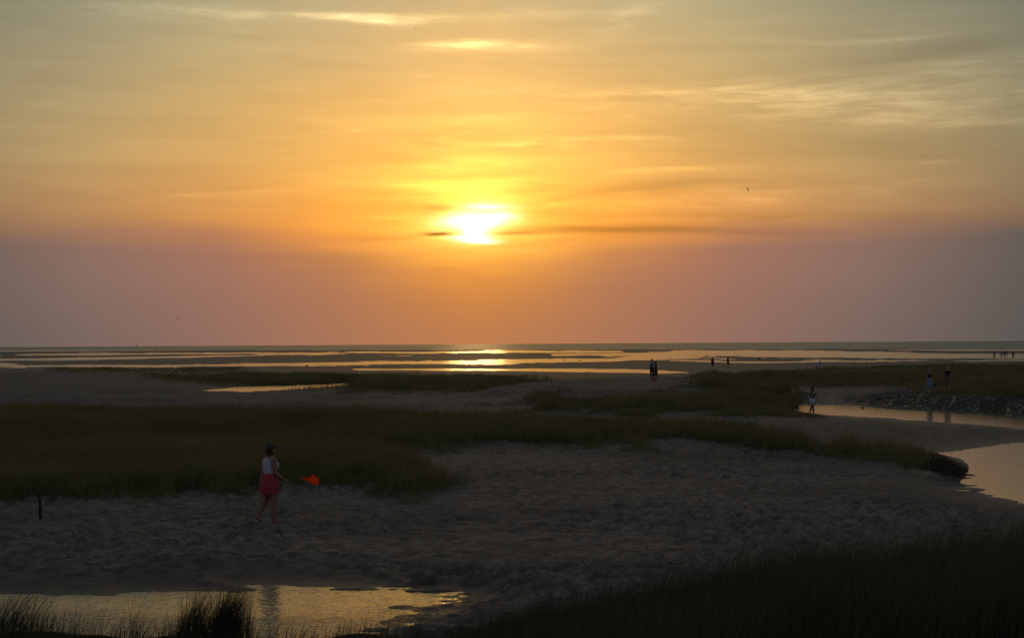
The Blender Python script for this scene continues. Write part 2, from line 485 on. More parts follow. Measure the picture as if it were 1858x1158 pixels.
def np_mesh(name, verts, quads=None, tris=None):
    """fast mesh from numpy arrays"""
    m = bpy.data.meshes.new(name)
    nq = 0 if quads is None else len(quads); nt = 0 if tris is None else len(tris)
    m.vertices.add(len(verts)); m.vertices.foreach_set('co', np.ascontiguousarray(verts, np.float32).ravel())
    loops = []
    if nq: loops.append(quads.ravel())
    if nt: loops.append(tris.ravel())
    loops = np.concatenate(loops).astype(np.int32)
    m.loops.add(len(loops)); m.loops.foreach_set('vertex_index', loops)
    m.polygons.add(nq + nt)
    start = np.concatenate([np.arange(nq) * 4, nq * 4 + np.arange(nt) * 3]).astype(np.int32)
    m.polygons.foreach_set('loop_start', start)
    m.update(calc_edges=True)
    m.validate()
    return m


def tag(o, label=None, cat=None, group=None, kind=None):
    if label: o['label'] = label
    if cat: o['category'] = cat
    if group: o['group'] = group
    if kind: o['kind'] = kind
    return o


def empty(name, loc, rz=0.0):
    o = bpy.data.objects.new(name, None)
    o.empty_display_size = .2
    col.objects.link(o); o.location = loc; o.rotation_euler = (0, 0, rz)
    return o


# ------------------------------------------------------------------ materials
def new_mat(name):
    m = bpy.data.materials.new(name); m.use_nodes = True
    t = m.node_tree
    b = t.nodes['Principled BSDF']
    return m, t, b


def attr(t, name):
    n = t.nodes.new('ShaderNodeAttribute'); n.attribute_name = name
    return E(t, n.outputs['Fac'])


def pos(t):
    n = t.nodes.new('ShaderNodeNewGeometry')
    return E(t, n.outputs['Position'])


def simple(name, rgb, rough=.7, var=.25, scale=25.0, spec=.3, bump=0.0, sheen=0.0):
    m, t, b = new_mat(name)
    tcn = t.nodes.new('ShaderNodeTexCoord'); oc = E(t, tcn.outputs['Object'])
    n = noise(t, oc, scale, 4.0, .6)
    c = cmix(t, n.lr(.3, .7), tuple(v * (1 - var) for v in rgb), tuple(min(1, v * (1 + var)) for v in rgb))
    t.links.new(c.s, b.inputs['Base Color'])
    b.inputs['Roughness'].default_value = rough
    b.inputs['Specular IOR Level'].default_value = spec
    if bump:
        bn = t.nodes.new('ShaderNodeBump'); bn.inputs['Strength'].default_value = bump; bn.inputs['Distance'].default_value = .02
        t.links.new(n.s, bn.inputs['Height']); t.links.new(bn.outputs[0], b.inputs['Normal'])
    return m


def build_ground_mat():
    m, t, b = new_mat('sand_and_marsh')
    P = pos(t)
    g, mud, wet = attr(t, 'cover'), attr(t, 'mud'), attr(t, 'wet')
    n1 = noise(t, P, .9, 5.0, .6); n2 = noise(t, P, 14.0, 4.0, .65); n3 = noise(t, P, .12, 4.0, .55); n4 = noise(t, P, 120.0, 2.0, .5)
    nf = noise(t, P, 3.4, 6.0, .72)
    dry = cmix(t, nf.lr(.40, .62), (.066, .057, .050), (.36, .305, .258))
    dry = cmix(t, n1.lr(.3, .7) * .35, dry, (.26, .222, .192))
    dry = cmix(t, n2.lr(.35, .75) * .35, dry, (.085, .078, .072))
    dry = cmix(t, n3.ss(.46, .66) * .55, dry, (.082, .073, .067))
    wets = cmix(t, n1.lr(.3, .7), (.066, .048, .045), (.098, .074, .068))
    c = cmix(t, (wet * 1.15 + (n1 - .5) * .35).clamp(), dry, wets)
    soil = cmix(t, n2.lr(.3, .7), (.022, .02, .012), (.045, .042, .022))
    c = cmix(t, (g + (n2 - .5) * .5 * g.lr(0, 1, 1, 0)).clamp(), c, soil)
    peat = cmix(t, n2.lr(.3, .7), (.036, .032, .030), (.080, .072, .066))
    sx = t.nodes.new('ShaderNodeSeparateXYZ'); t.links.new(P.s, sx.inputs[0])
    peat = cmix(t, E(t, sx.outputs[1]).ss(60.0, 68.0), (.020, .018, .016), peat)      # black peat at the bend, grey mud upstream
    c = cmix(t, mud, c, peat)
    pud = noise(t, P, 3.6, 5.0, .75).ss(.50, .62) * mud * E(t, sx.outputs[1]).ss(60.0, 68.0)
    fine = noise(t, P, 5.0, 5.0, .7)
    c = cmix(t, fine.ss(.55, .72) * .7 * g.lr(0, 1, 1, 0), c, (.05, .045, .04))
    t.links.new(c.s, b.inputs['Base Color'])
    ro = ((wet * -.50 + .95 + (n1 - .5) * .2).max(.38)) * mud.lr(0, 1, 1, 1.9) * pud.lr(0, 1, 1, .20)
    t.links.new(ro.s, b.inputs['Roughness'])
    sp = ((wet * .06 + .05) * mud.lr(0, 1, 1, .15) + pud * .17) * g.lr(0, 1, 1, .1)
    t.links.new(sp.s, b.inputs['Specular IOR Level'])
    bn = t.nodes.new('ShaderNodeBump'); bn.inputs['Strength'].default_value = .6; bn.inputs['Distance'].default_value = .05
    hgt = n2 * .55 + n4 * .12 + n1 * .5 + fine * .5
    t.links.new(hgt.s, bn.inputs['Height']); t.links.new(bn.outputs[0], b.inputs['Normal'])
    return m


def build_water_mat(name, rough, s1, s2, strength, dist, calm=0.0, tint=(.012, .012, .010), stretch=(1, 1), far_rough=0.0, body=0.0):
    m, t, b = new_mat(name)
    P = pos(t)
    sep = t.nodes.new('ShaderNodeSeparateXYZ'); t.links.new(P.s, sep.inputs[0])
    x, y = E(t, sep.outputs[0]), E(t, sep.outputs[1])
    v = vec3(t, x * stretch[0] + y * .35, y * stretch[1] - x * .25, 0.0)
    n1 = noise(t, v, s1, 3.0, .55); n2 = noise(t, v, s2, 3.0, .6)
    hgt = n1 * .7 + n2 * .3
    if calm:
        k = noise(t, vec3(t, x * .5, y, 4.0), calm, 2.0, .5).ss(.4, .62)
        hgt = hgt * k.lr(0, 1, .45, 1.0)
    b.inputs['Base Color'].default_value = (*tint, 1)
    rg = y.lr(58, 105, rough, max(rough, far_rough))
    t.links.new(rg.s, b.inputs['Roughness'])
    b.inputs['IOR'].default_value = 1.333
    b.inputs['Specular IOR Level'].default_value = .62
    bn = t.nodes.new('ShaderNodeBump'); bn.inputs['Strength'].default_value = strength; bn.inputs['Distance'].default_value = dist
    t.links.new(hgt.s, bn.inputs['Height']); t.links.new(bn.outputs[0], b.inputs['Normal'])
    if body:
        # wave faces turned to the viewer show the water itself rather than the sky
        df = t.nodes.new('ShaderNodeBsdfDiffuse'); df.inputs[0].default_value = (.30, .38, .45, 1)
        mx = t.nodes.new('ShaderNodeMixShader'); mx.inputs[0].default_value = body
        t.links.new(b.outputs[0], mx.inputs[1]); t.links.new(df.outputs[0], mx.inputs[2])
        t.links.new(mx.outputs[0], t.nodes['Material Output'].inputs[0])
    return m


def build_blade_mat(name, ca, cb, ctip, trans=.35):
    m, t, b = new_mat(name)
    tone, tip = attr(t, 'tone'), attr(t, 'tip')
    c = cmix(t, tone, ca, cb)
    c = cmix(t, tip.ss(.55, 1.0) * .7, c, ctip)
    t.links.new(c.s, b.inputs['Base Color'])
    b.inputs['Roughness'].default_value = .75
    b.inputs['Specular IOR Level'].default_value = .12
    tr = t.nodes.new('ShaderNodeBsdfTranslucent'); t.links.new(c.s, tr.inputs[0])
    mx = t.nodes.new('ShaderNodeMixShader'); mx.inputs[0].default_value = trans
    t.links.new(b.outputs[0], mx.inputs[1]); t.links.new(tr.outputs[0], mx.inputs[2])
    t.links.new(mx.outputs[0], t.nodes['Material Output'].inputs[0])
    return m


M_GROUND = build_ground_mat()
M_POOL = build_water_mat('pool_ripples', .04, 4.0, 9.5, 1.0, .045, .32, stretch=(.7, 1.4))
M_STREAM = build_water_mat('stream_water', .07, 2.2, 6.0, .40, .03, .09, stretch=(.6, 1.4), far_rough=.20)
M_SEA = build_water_mat('sea_water', .40, .05, .35, .8, .6, 0.0, tint=(.03, .04, .042), stretch=(.4, 1.6), body=.14)
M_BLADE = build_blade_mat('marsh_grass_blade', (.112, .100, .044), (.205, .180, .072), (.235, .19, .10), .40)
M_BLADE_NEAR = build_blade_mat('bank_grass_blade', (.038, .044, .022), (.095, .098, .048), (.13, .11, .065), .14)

# ------------------------------------------------------------------ the ground sheet
def build_ground():
    fr = F * 1024 / PW
    dys = np.concatenate([np.linspace(470, 60, 330), np.arange(59, 4.6, -.28)])      # picture rows of a flat shore
    D = fr * CAM_H / dys
    D = np.concatenate([np.array([-80, -40, -20, -8, 0, 3, 6, 8, 9.5, 10.8, 11.6]), D[D > 11.9], np.array([1500, 2200, 4000, 9000, 20000, 60000.])])
    D = np.concatenate([D, np.arange(73, 93, .22)])
    D = np.unique(D)
    ncol = 880
    s = np.linspace(-1, 1, ncol); s = np.sign(s) * (np.abs(s) * .82 + .18 * np.abs(s) ** 5)
    half = np.where(D < 12, 14.0 + np.abs(D - 12) * .5, np.maximum(D * .50 + 8.0, 14))
    xx = s[None, :] * half[:, None]; yy = np.repeat(D[:, None], ncol, 1)
    h, g, mud, wet, _, nb = terrain(xx.ravel(), yy.ravel(), True)
    h = np.where(yy.ravel() > 1400, -.6, h)
    v = np.stack([xx.ravel(), yy.ravel(), h], 1)
    nr = len(D)
    i = np.arange(nr - 1)[:, None] * ncol + np.arange(ncol - 1)[None, :]
    q = np.stack([i, i + 1, i + ncol + 1, i + ncol], -1).reshape(-1, 4)
    m = np_mesh('ground', v, q)
    for nm, a in (('cover', g), ('mud', mud), ('wet', wet)):
        at = m.attributes.new(nm, 'FLOAT', 'POINT'); at.data.foreach_set('value', a.astype(np.float32))
    o = link('ground', m, M_GROUND)
    tag(o, kind='structure')
    return o


build_ground()


def sheet(name, x0, x1, y0, y1, z, mat, ny=2):
    ys = np.geomspace(y0, y1, ny)
    v, f = [], []
    for yv in ys:
        hw = max(x1, yv * .62)
        v += [(-hw, yv, z), (hw, yv, z)]
    for i in range(ny - 1): f.append((2 * i, 2 * i + 1, 2 * i + 3, 2 * i + 2))
    o = link(name, mesh_from(name, v, f), mat, smoothed=False)
    tag(o, kind='structure')
    return o


sheet('pool_water', -18, 18, 17.0, 28.0, 0.0, M_POOL)
# stream and tidal water reach out to the line where the swell begins
def build_stream_and_sea():
    edge = [on_plane(px, py, 0.0) for px, py in zip(SEA_X, SEA_Y)]
    v = [(-20, 28, 0), (20, 28, 0)]
    lo = [( -700, 1100, 0)]
    n = len(edge)
    xs = [e[0] for e in edge]
    vv, ff = [], []
    for ex, ey in edge:
        vv.append((ex * 28.0 / ey, 28.0, 0.0)); vv.append((ex, ey, 0.0)); vv.append((ex * 60000 / ey, 60000.0, 0.0))
    fs, fe = [], []
    for i in range(n - 1):
        a, b = 3 * i, 3 * (i + 1)
        fs.append((a, b, b + 1, a + 1)); fe.append((a + 1, b + 1, b + 2, a + 2))
    o = link('stream_water', mesh_from('stream_water', vv, fs), M_STREAM, smoothed=False); tag(o, kind='structure')
    o = link('sea', mesh_from('sea', vv, fe), M_SEA, smoothed=False); tag(o, kind='structure')


build_stream_and_sea()

# ------------------------------------------------------------------ grass
def blades(name, x, y, z, ht, wid, lean, tone, mat, seg=3, label=None, curl=1.0, face=None):
    n = len(x)
    ang = rng.uniform(0, 2 * math.pi, n)
    la = rng.normal(0.15, .9, n)                       # the wind lays tips to the right
    lx, ly = np.cos(la) * lean, np.sin(la) * lean
    wx, wy = np.cos(ang), np.sin(ang) * .6
    rows = []
    for k in range(seg + 1):
        f = k / seg
        off = (f ** 1.9) * curl
        cz = z + ht * (f - .30 * (lean ** 2) * f ** 3) * 1.0 - .03 * (1 - f)
        cx = x + lx * ht * off; cy = y + ly * ht * off
        w = wid * (1 - f) ** .7 * .5
        if k < seg:
            rows.append(np.stack([cx - wx * w, cy - wy * w, cz], 1)); rows.append(np.stack([cx + wx * w, cy + wy * w, cz], 1))
        else:
            rows.append(np.stack([cx, cy, cz], 1))
    nv = 2 * seg + 1
    V = np.stack(rows, 1).reshape(-1, 3)
    b = np.arange(n)[:, None] * nv
    qs = []
    for k in range(seg - 1):
        qs.append(np.concatenate([b + 2 * k, b + 2 * k + 1, b + 2 * k + 3, b + 2 * k + 2], 1))
    Q = np.concatenate(qs, 0) if qs else None
    T = np.concatenate([b + 2 * seg - 2, b + 2 * seg - 1, b + 2 * seg], 1)
    m = np_mesh(name, V, Q, T)
    tn = np.repeat(tone, nv); tp = np.tile(np.array([k // 2 / seg for k in range(2 * seg)] + [1.0]), n)
    for nm, a in (('tone', tn), ('tip', tp)):
        at = m.attributes.new(nm, 'FLOAT', 'POINT'); at.data.foreach_set('value', a.astype(np.float32))
    o = link(name, m, mat, smoothed=False)
    return o


def bed(key, count, hmin, hmax, wid, label, seg=2, dist_bias=1.0):
    pp = np.array(GRASS[key][0])
    # candidate roots: even over the ground, thinned with distance
    x0, x1 = max(pp[:, 0].min() - 130, -300), min(pp[:, 0].max() + 130, 2150)
    y0, y1 = pp[:, 1].min() - 6, pp[:, 1].max() + 14
    xs, ys = [], []
    tot = 0
    while tot < count:
        px = rng.uniform(x0, x1, count); py = rng.uniform(y0, y1, count)
        d = py - (HORIZON + (px - 929) * math.tan(R(ROLL)))
        D = F * CAM_H / d
        X = (px - 929) / F * D; Y = D
        _, g, mud, wet, gn, nb = terrain(X, Y, True)
        s = gn[key]
        sparse = fbm(X * .45, Y * .45, 131, 3) * 18
        prob = smooth(-10, 6, s + sparse * np.clip(d / 150, .15, 1.2)) * (1 - nb)
        prob = np.where(s < -24, 0, prob)
        keep = (rng.random(count) < prob) & (d > 12)
        xs.append(X[keep]); ys.append(Y[keep]); tot += keep.sum()
    X = np.concatenate(xs)[:count]; Y = np.concatenate(ys)[:count]
    Z = terrain(X, Y)
    ok = Z > .03
    X, Y, Z = X[ok], Y[ok], Z[ok]
    n = len(X)
    cl = fbm(X * .22, Y * .22, 141, 3)
    sk = terrain(X, Y, True)[4][key]
    h = rng.uniform(hmin * .75, hmax, n) * (1 + cl * .8) * (.45 + .55 * smooth(-8, 9, sk))
    D = Y
    w = wid * np.maximum(D / 45, .7) * rng.uniform(.7, 1.3, n)
    tone = np.clip(.5 + cl * 1.3 + rng.normal(0, .28, n), 0, 1)
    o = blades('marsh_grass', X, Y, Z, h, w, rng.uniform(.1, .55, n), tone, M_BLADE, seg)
    tag(o, label, 'grass', kind='stuff')
    return o


bed('wide', 165000, .38, .62, .017, 'wide dark green bed of marsh grass behind the woman in red', 2)
bed('mound', 36000, .40, .58, .022, 'low rounded mound of marsh grass beside the upper stream', 2)
bed('far', 65000, .40, .60, .022, 'long far bed of marsh grass behind the two women seen from behind', 2)
bed('islet', 36000, .40, .62, .022, 'low islet of marsh grass beside the thin bright pool', 2)
bed('strip', 6000, .30, .45, .02, 'thin strip of marsh grass along the edge of the tidal flats', 2)
bed('right', 16000, .30, .45, .022, 'marsh grass on the sand bank near the right edge by the stream', 2)


def near_bank():
    n = 125000
    y = rng.uniform(9.5, 27.5, n); x = rng.uniform(-1, 1, n) * (y * .40 + 1.5)
    ye = bank_edge(x)
    cl = fbm(x * 1.1, y * 1.1, 151, 3)
    d = ye - y
    prob = smooth(-.5, .9, d + cl * .9) * np.where(x < -1.0, .62, 1.0)
    edge_thin = np.where((x < .2) & (d < 1.6), .45, 1.0)
    keep = (rng.random(n) < prob * edge_thin) & (y > 11.2)
    x, y, cl, d = x[keep], y[keep], cl[keep], d[keep]
    z = terrain(x, y)
    ok = z > -.1
    x, y, cl, d, z = x[ok], y[ok], cl[ok], d[ok], z[ok]
    n = len(x)
    hl = np.interp(x, [-9, -6.6, -5.2, -3.6, -2, -.6, 1, 4, 9], [.62, .58, .40, .38, .36, .36, .46, .60, .70])
    h = hl * (1 + cl * .9) * rng.uniform(.40, 1.15, n)
    tall = rng.random(n) < .025
    h = np.where(tall, h * 1.5, h)
    w = rng.uniform(.006, .011, n)
    tone = np.clip(.45 + cl * .8 + rng.normal(0, .2, n), 0, 1)
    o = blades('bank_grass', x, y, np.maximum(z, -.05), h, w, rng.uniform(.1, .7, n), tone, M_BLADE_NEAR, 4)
    tag(o, 'tall dark grass covering the bank along the bottom of the view', 'grass', kind='stuff')


near_bank()


def tuft(px, py_tip, D, n, rx, hmean, label, name='grass_tuft', lean=(.15, .6)):
    x0 = (px - 929) / F * D
    x = x0 + rng.normal(0, rx, n); y = D + rng.normal(0, rx * .8, n)
    z = terrain(x, y)
    h = hmean * rng.uniform(.55, 1.05, n) * np.exp(-((x - x0) / (rx * 2.6)) ** 2)
    o = blades(name, x, y, np.maximum(z, -.03), h, rng.uniform(.006, .011, n), rng.uniform(*lean, n), np.clip(rng.normal(.4, .2, n), 0, 1), M_BLADE_NEAR, 5)
    tag(o, label, 'plant', 'tall grass tufts by the pool')


tuft(402, 1075, 18.3, 900, .14, .98, 'densest tall grass tuft leaning over the pool, its right half')
tuft(345, 1080, 18.2, 520, .14, .90, 'tall grass tuft over the pool, just beside the densest one')
tuft(235, 1085, 18.6, 14, .05, .86, 'few tall stray grass stems against the pool, left of the dense tuft', lean=(.2, .8))
tuft(452, 1092, 18.8, 26, .05, .76, 'thin upright tuft of grass stems against the pool, right of the dense tuft', lean=(.05, .3))
tuft(15, 1085, 18.4, 260, .20, .85, 'tall grass tuft over the pool at the left edge of the view', lean=(.3, .8))

def sand_specks():  # flat dark scraps, added to read as the dark pits of the sand
    n = 2600
    y = rng.uniform(22, 62, n); x = rng.uniform(-.45, .45, n) * y
    h, g, mud, wet, gn, nb = terrain(x, y, True)
    line = np.abs(fbm(x * .18, y * .3, 301, 3))
    k = (g < .05) & (nb < .05) & (h > .05) & (rng.random(n) < np.exp(-(line / .05) ** 2) * .9 + .05)
    x, y, h = x[k], y[k], h[k]; n = len(x)
    o = blades('pit_specks', x, y, h + .012, rng.uniform(.03, .075, n), rng.uniform(.02, .05, n), rng.uniform(.8, 1.5, n), rng.uniform(0, .3, n), M_BLADE_NEAR, 2)
    tag(o, 'small dark scraps added over the sand to stand in for its dark pits', 'pit_specks', kind='stuff')


sand_specks()

# ------------------------------------------------------------------ shapes for bodies
class MB:
    def __init__(s): s.v, s.f = [], []
    def add(s, v, f):
        k = len(s.v); s.v += [Vector(p) for p in v]; s.f += [tuple(i + k for i in q) for q in f]
        return s
    def loft(s, rings, cap=True):
        """rings: lists of points, same count"""
        n = len(rings[0]); v = [p for r in rings for p in r]; f = []
        for i in range(len(rings) - 1):
            for j in range(n):
                a = i * n + j; b = i * n + (j + 1) % n
                f.append((a, b, b + n, a + n))
        if cap:
            f.append(tuple(range(n - 1, -1, -1))); f.append(tuple((len(rings) - 1) * n + j for j in range(n)))
        return s.add(v, f)
    def ell(s, c, r, T=None, nu=14, nv=9):
        rings = []
        c = Vector(c)
        for i in range(nv + 1):
            ph = -math.pi / 2 + math.pi * (i + .02) / (nv + .04)
            rings.append([Vector((r[0] * math.cos(ph) * math.cos(2 * math.pi * j / nu), r[1] * math.cos(ph) * math.sin(2 * math.pi * j / nu), r[2] * math.sin(ph))) for j in range(nu)])
        rings = [[(c + (T @ p if T else p)) for p in q] for q in rings]
        return s.loft(rings)
    def bone(s, p0, r0, p1, r1, n=12, round_ends=True, flat=1.0, axis=None):
        """tapered limb from p0 to p1"""
        p0, p1 = Vector(p0), Vector(p1)
        d = (p1 - p0); L = d.length; d = d.normalized()
        a = Vector(axis) if axis else (Vector((1, 0, 0)) if abs(d.x) < .8 else Vector((0, 1, 0)))
        u = (a - d * a.dot(d)).normalized(); w = d.cross(u)
        st = []
        if round_ends:
            for k in (0, 1, 2):
                an = math.pi / 2 * (1 - k / 3.0) * .97
                st.append((-r0 * math.sin(an), r0 * math.cos(an)))
        st += [(0, r0), (L * .33, r0 * .67 + r1 * .33), (L * .67, r0 * .33 + r1 * .67), (L, r1)]
        if round_ends:
            for k in (2, 1, 0):
                an = math.pi / 2 * (1 - k / 3.0) * .97
                st.append((L + r1 * math.sin(an), r1 * math.cos(an)))
        rings = [[p0 + d * t + (u * math.cos(2 * math.pi * j / n) * flat + w * math.sin(2 * math.pi * j / n)) * rr for j in range(n)] for t, rr in st]
        return s.loft(rings)
    def mesh(s, name): return mesh_from(name, s.v, s.f)


def fuse(name, mb, voxel, mat, parent, smooth_it=3):
    """merge the shapes into one continuous skin"""
    me = mb.mesh(name + '_raw')
    tmp = bpy.data.objects.new(name + '_raw', me); col.objects.link(tmp)
    r = tmp.modifiers.new('r', 'REMESH'); r.mode = 'VOXEL'; r.voxel_size = voxel; r.use_smooth_shade = True
    if smooth_it:
        k = tmp.modifiers.new('s', 'SMOOTH'); k.factor = .5; k.iterations = smooth_it
    dg = bpy.context.evaluated_depsgraph_get()
    out = bpy.data.meshes.new_from_object(tmp.evaluated_get(dg))
    out.name = name
    bpy.data.objects.remove(tmp); bpy.data.meshes.remove(me)
    return link(name, out, mat, parent)


TORSO = [(.455, .070, .058, 0), (.495, .094, .072, -.006), (.54, .099, .074, -.008), (.59, .086, .062, -.002), (.635, .077, .056, .004), (.69, .085, .062, .006), (.745, .092, .064, .006),
         (.785, .092, .056, 0), (.815, .074, .044, -.004), (.835, .040, .036, -.004)]


def person(label, group, px, py, h, heading, pose, outfit, voxel=.016, wide=1.0, female=True, ground=None, name='person', drop=0.0):
    """heading: degrees, 0 faces away from the camera (+Y), 90 faces right (+X)"""
    gx, gy, gz = ground if ground else ground_hit(px, py)
    root = empty(name, (gx, gy, gz - drop), -R(heading))
    tag(root, label, 'person', group)
    P = dict(hipR=0, kneeR=0, hipL=0, kneeL=0, toeR=0, toeL=0, shR=0, elR=10, shL=0, elL=10, abR=9, abL=9, lean=0, nod=0, curlR=.35, curlL=.35)
    P.update(pose)
    J = {}
    for s, sg in (('R', 1), ('L', -1)):
        hip = Vector((.052 * wide * sg, 0, .515)) * h
        a = R(P['hip' + s]); k = R(P['knee' + s])
        d1 = Vector((.02 * sg, math.sin(a), -math.cos(a))); kn = hip + d1 * .245 * h
        d2 = Vector((-.02 * sg, math.sin(a - k), -math.cos(a - k))); an = kn + d2 * .235 * h
        tp = R(P['toe' + s])
        fd = Vector((.12 * sg, math.cos(tp), -math.sin(tp)))
        fu = Vector((0, -math.sin(tp), -math.cos(tp)))
        heel = an + fu * .026 * h - fd * .018 * h; ball = an + fu * .032 * h + fd * .075 * h; toe = ball + fd * .03 * h
        J['hip' + s], J['kn' + s], J['an' + s], J['heel' + s], J['ball' + s], J['toe' + s] = hip, kn, an, heel, ball, toe
    low = min(min(J['heel' + s].z - .018 * h, J['ball' + s].z - .012 * h, J['toe' + s].z - .010 * h) for s in 'RL')
    lift = Vector((0, 0, -low))
    for k in J: J[k] = J[k] + lift
    hc = Vector((0, 0, .515 * h)) + lift
    RT = Matrix.Rotation(-R(P['lean']), 3, 'X')
    T = lambda p: hc + RT @ (Vector(p) * h - Vector((0, 0, .515 * h)))
    TR = lambda d: RT @ Vector(d)
    for s, sg in (('R', 1), ('L', -1)):
        sh = T((.098 * wide * sg, -.004, .795))
        a, ab, e = R(P['sh' + s]), R(P['ab' + s]), R(P['el' + s])
        ul = TR((math.sin(ab) * sg, math.sin(a) * math.cos(ab), -math.cos(a) * math.cos(ab)))
        el = sh + ul * .168 * h
        fl = TR((math.sin(ab) * .5 * sg, math.sin(a + e), -math.cos(a + e))).normalized()
        wr = el + fl * .145 * h
        J['sh' + s], J['el' + s], J['wr' + s], J['fd' + s] = sh, el, wr, fl
    fine = voxel < .012
    b = MB()

    def ring(z, hw, hd, yo, k=1.0, off=0.0, n=20):
        return [T(((hw * wide * k + off) * math.cos(2 * math.pi * j / n), yo + (hd * wide * k + off) * math.sin(2 * math.pi * j / n), z)) for j in range(n)]
    sw = 1.0 if female else 1.08
    b.loft([ring(z, hw * (sw if z > .68 else (1.0 if female else .92)), hd, yo) for z, hw, hd, yo in TORSO])
    if female:
        for sg in (1, -1): b.ell(T((.038 * sg * wide, .048 * wide, .722)), (.034 * h * wide, .027 * h * wide, .034 * h * wide), RT)
    b.bone(T((0, -.006, .80)), .034 * h, T((0, .006, .885)), .031 * h)
    RH = RT @ Matrix.Rotation(-R(P['nod']), 3, 'X')
    hd0 = T((0, .012, .930))
    HT = lambda p: hd0 + RH @ (Vector(p) * h)
    b.ell(HT((0, -.002, .008)), (.045 * h, .055 * h, .060 * h), RH)
    b.ell(HT((0, .016, -.030)), (.034 * h, .038 * h, .036 * h), RH)
    b.bone(HT((0, .050, .006)), .007 * h, HT((0, .064, -.014)), .009 * h, 8)
    for sg in (1, -1): b.ell(HT((.046 * sg, -.004, -.006)), (.006 * h, .012 * h, .018 * h), RH, 8, 6)
    b.ell(HT((0, .053, -.034)), (.016 * h, .007 * h, .007 * h), RH, 8, 6)
    for s, sg in (('R', 1), ('L', -1)):
        hip, kn, an = J['hip' + s], J['kn' + s], J['an' + s]
        b.bone(hip, .056 * h * wide, kn, .034 * h * wide)
        b.bone(kn, .033 * h * wide, an, .020 * h * wide)
        mid = kn.lerp(an, .3); cv = (kn - an).cross(Vector((1, 0, 0))).normalized()
        b.ell(mid + cv * (-.008 * h), (.030 * h * wide, .031 * h * wide, .075 * h))
        b.bone(J['heel' + s], .018 * h, J['ball' + s], .017 * h, flat=1.3, axis=(1, 0, 0)); b.bone(J['ball' + s], .014 * h, J['toe' + s], .011 * h, flat=1.7, axis=(1, 0, 0))
        b.bone(an, .020 * h, J['heel' + s], .018 * h)
        sh, el, wr, fd = J['sh' + s], J['el' + s], J['wr' + s], J['fd' + s]
        b.bone(sh, .031 * h * wide, el, .022 * h * wide); b.bone(el, .022 * h * wide, wr, .0145 * h)
        # hand: palm, four fingers, thumb
        sd = TR((0, 1, 0)); sd = (sd - fd * sd.dot(fd))
        if sd.length < .2: sd = TR((0, 0, 1)); sd = sd - fd * sd.dot(fd)
        sd.normalize()
        nn = fd.cross(sd).normalized()
        if nn.dot(TR((-sg, 0, 0))) < 0: nn = -nn
        pe = wr + fd * .052 * h
        b.bone(wr, .014 * h, pe, .017 * h, flat=.55, axis=tuple(nn))
        cu = P['curl' + s]
        J['grip' + s] = pe + nn * .016 * h
        for i, (o, L) in enumerate(((.0155, .042), (.0055, .047), (-.0045, .043), (-.0140, .034))):
            p0 = pe + sd * o * h
            a1 = cu * 1.2; a2 = cu * 2.6
            m1 = p0 + (fd * math.cos(a1) + nn * math.sin(a1)) * L * .5 * h
            m2 = m1 + (fd * math.cos(a2) + nn * math.sin(a2)) * L * .5 * h
            b.bone(p0, .0056 * h, m1, .0052 * h, 8); b.bone(m1, .0052 * h, m2, .0042 * h, 8)
        t0 = wr + fd * .016 * h + sd * .012 * h
        t1 = t0 + (fd * .65 + sd * .6 + nn * .35) * .026 * h
        t2 = t1 + (fd * .8 + sd * (.2 - cu * .3) + nn * (.3 + cu * .5)).normalized() * .024 * h
        b.bone(t0, .0072 * h, t1, .006 * h, 8); b.bone(t1, .006 * h, t2, .0048 * h, 8)
    fuse('body', b, voxel, outfit.get('skin', M_SKIN), root)
    cv = max(voxel, .010)

    def leg_tubes(mb, f, grow, spread=1.0):
        for s in 'RL':
            hip, kn, an = J['hip' + s], J['kn' + s], J['an' + s]
            if f <= 1:
                mb.bone(hip, (.060 * wide + grow) * h, hip.lerp(kn, f), (.060 * wide * (1 - f) + .038 * wide * f + grow) * h * spread, 14, False)
            else:
                mb.bone(hip, (.060 * wide + grow) * h, kn, (.040 * wide + grow) * h, 14); mb.bone(kn, (.040 * wide + grow) * h, kn.lerp(an, f - 1), (.030 * wide + grow) * h, 14, False)

    def upper(mb, z0, z1, k, off):
        rows = [r for r in TORSO if z0 - .001 <= r[0] <= z1 + .001]
        def at(z):
            for a, c in zip(TORSO, TORSO[1:]):
                if a[0] <= z <= c[0]:
                    q = (z - a[0]) / (c[0] - a[0]); return tuple(a[i] + (c[i] - a[i]) * q for i in range(4))
        rows = [at(z0)] + [r for r in rows if z0 + .004 < r[0] < z1 - .004] + [at(z1)]
        mb.loft([ring(r[0], r[1] * (sw if r[0] > .68 else (1.0 if female else .92)), r[2], r[3], k, off) for r in rows])
        if female and z1 > .75:
            for sg in (1, -1): mb.ell(T((.038 * sg * wide, .048 * wide, .722)), ((.034 * wide + off) * h * k, (.028 * wide + off) * h * k, (.034 * wide + off) * h * k), RT)
    top = outfit.get('top')
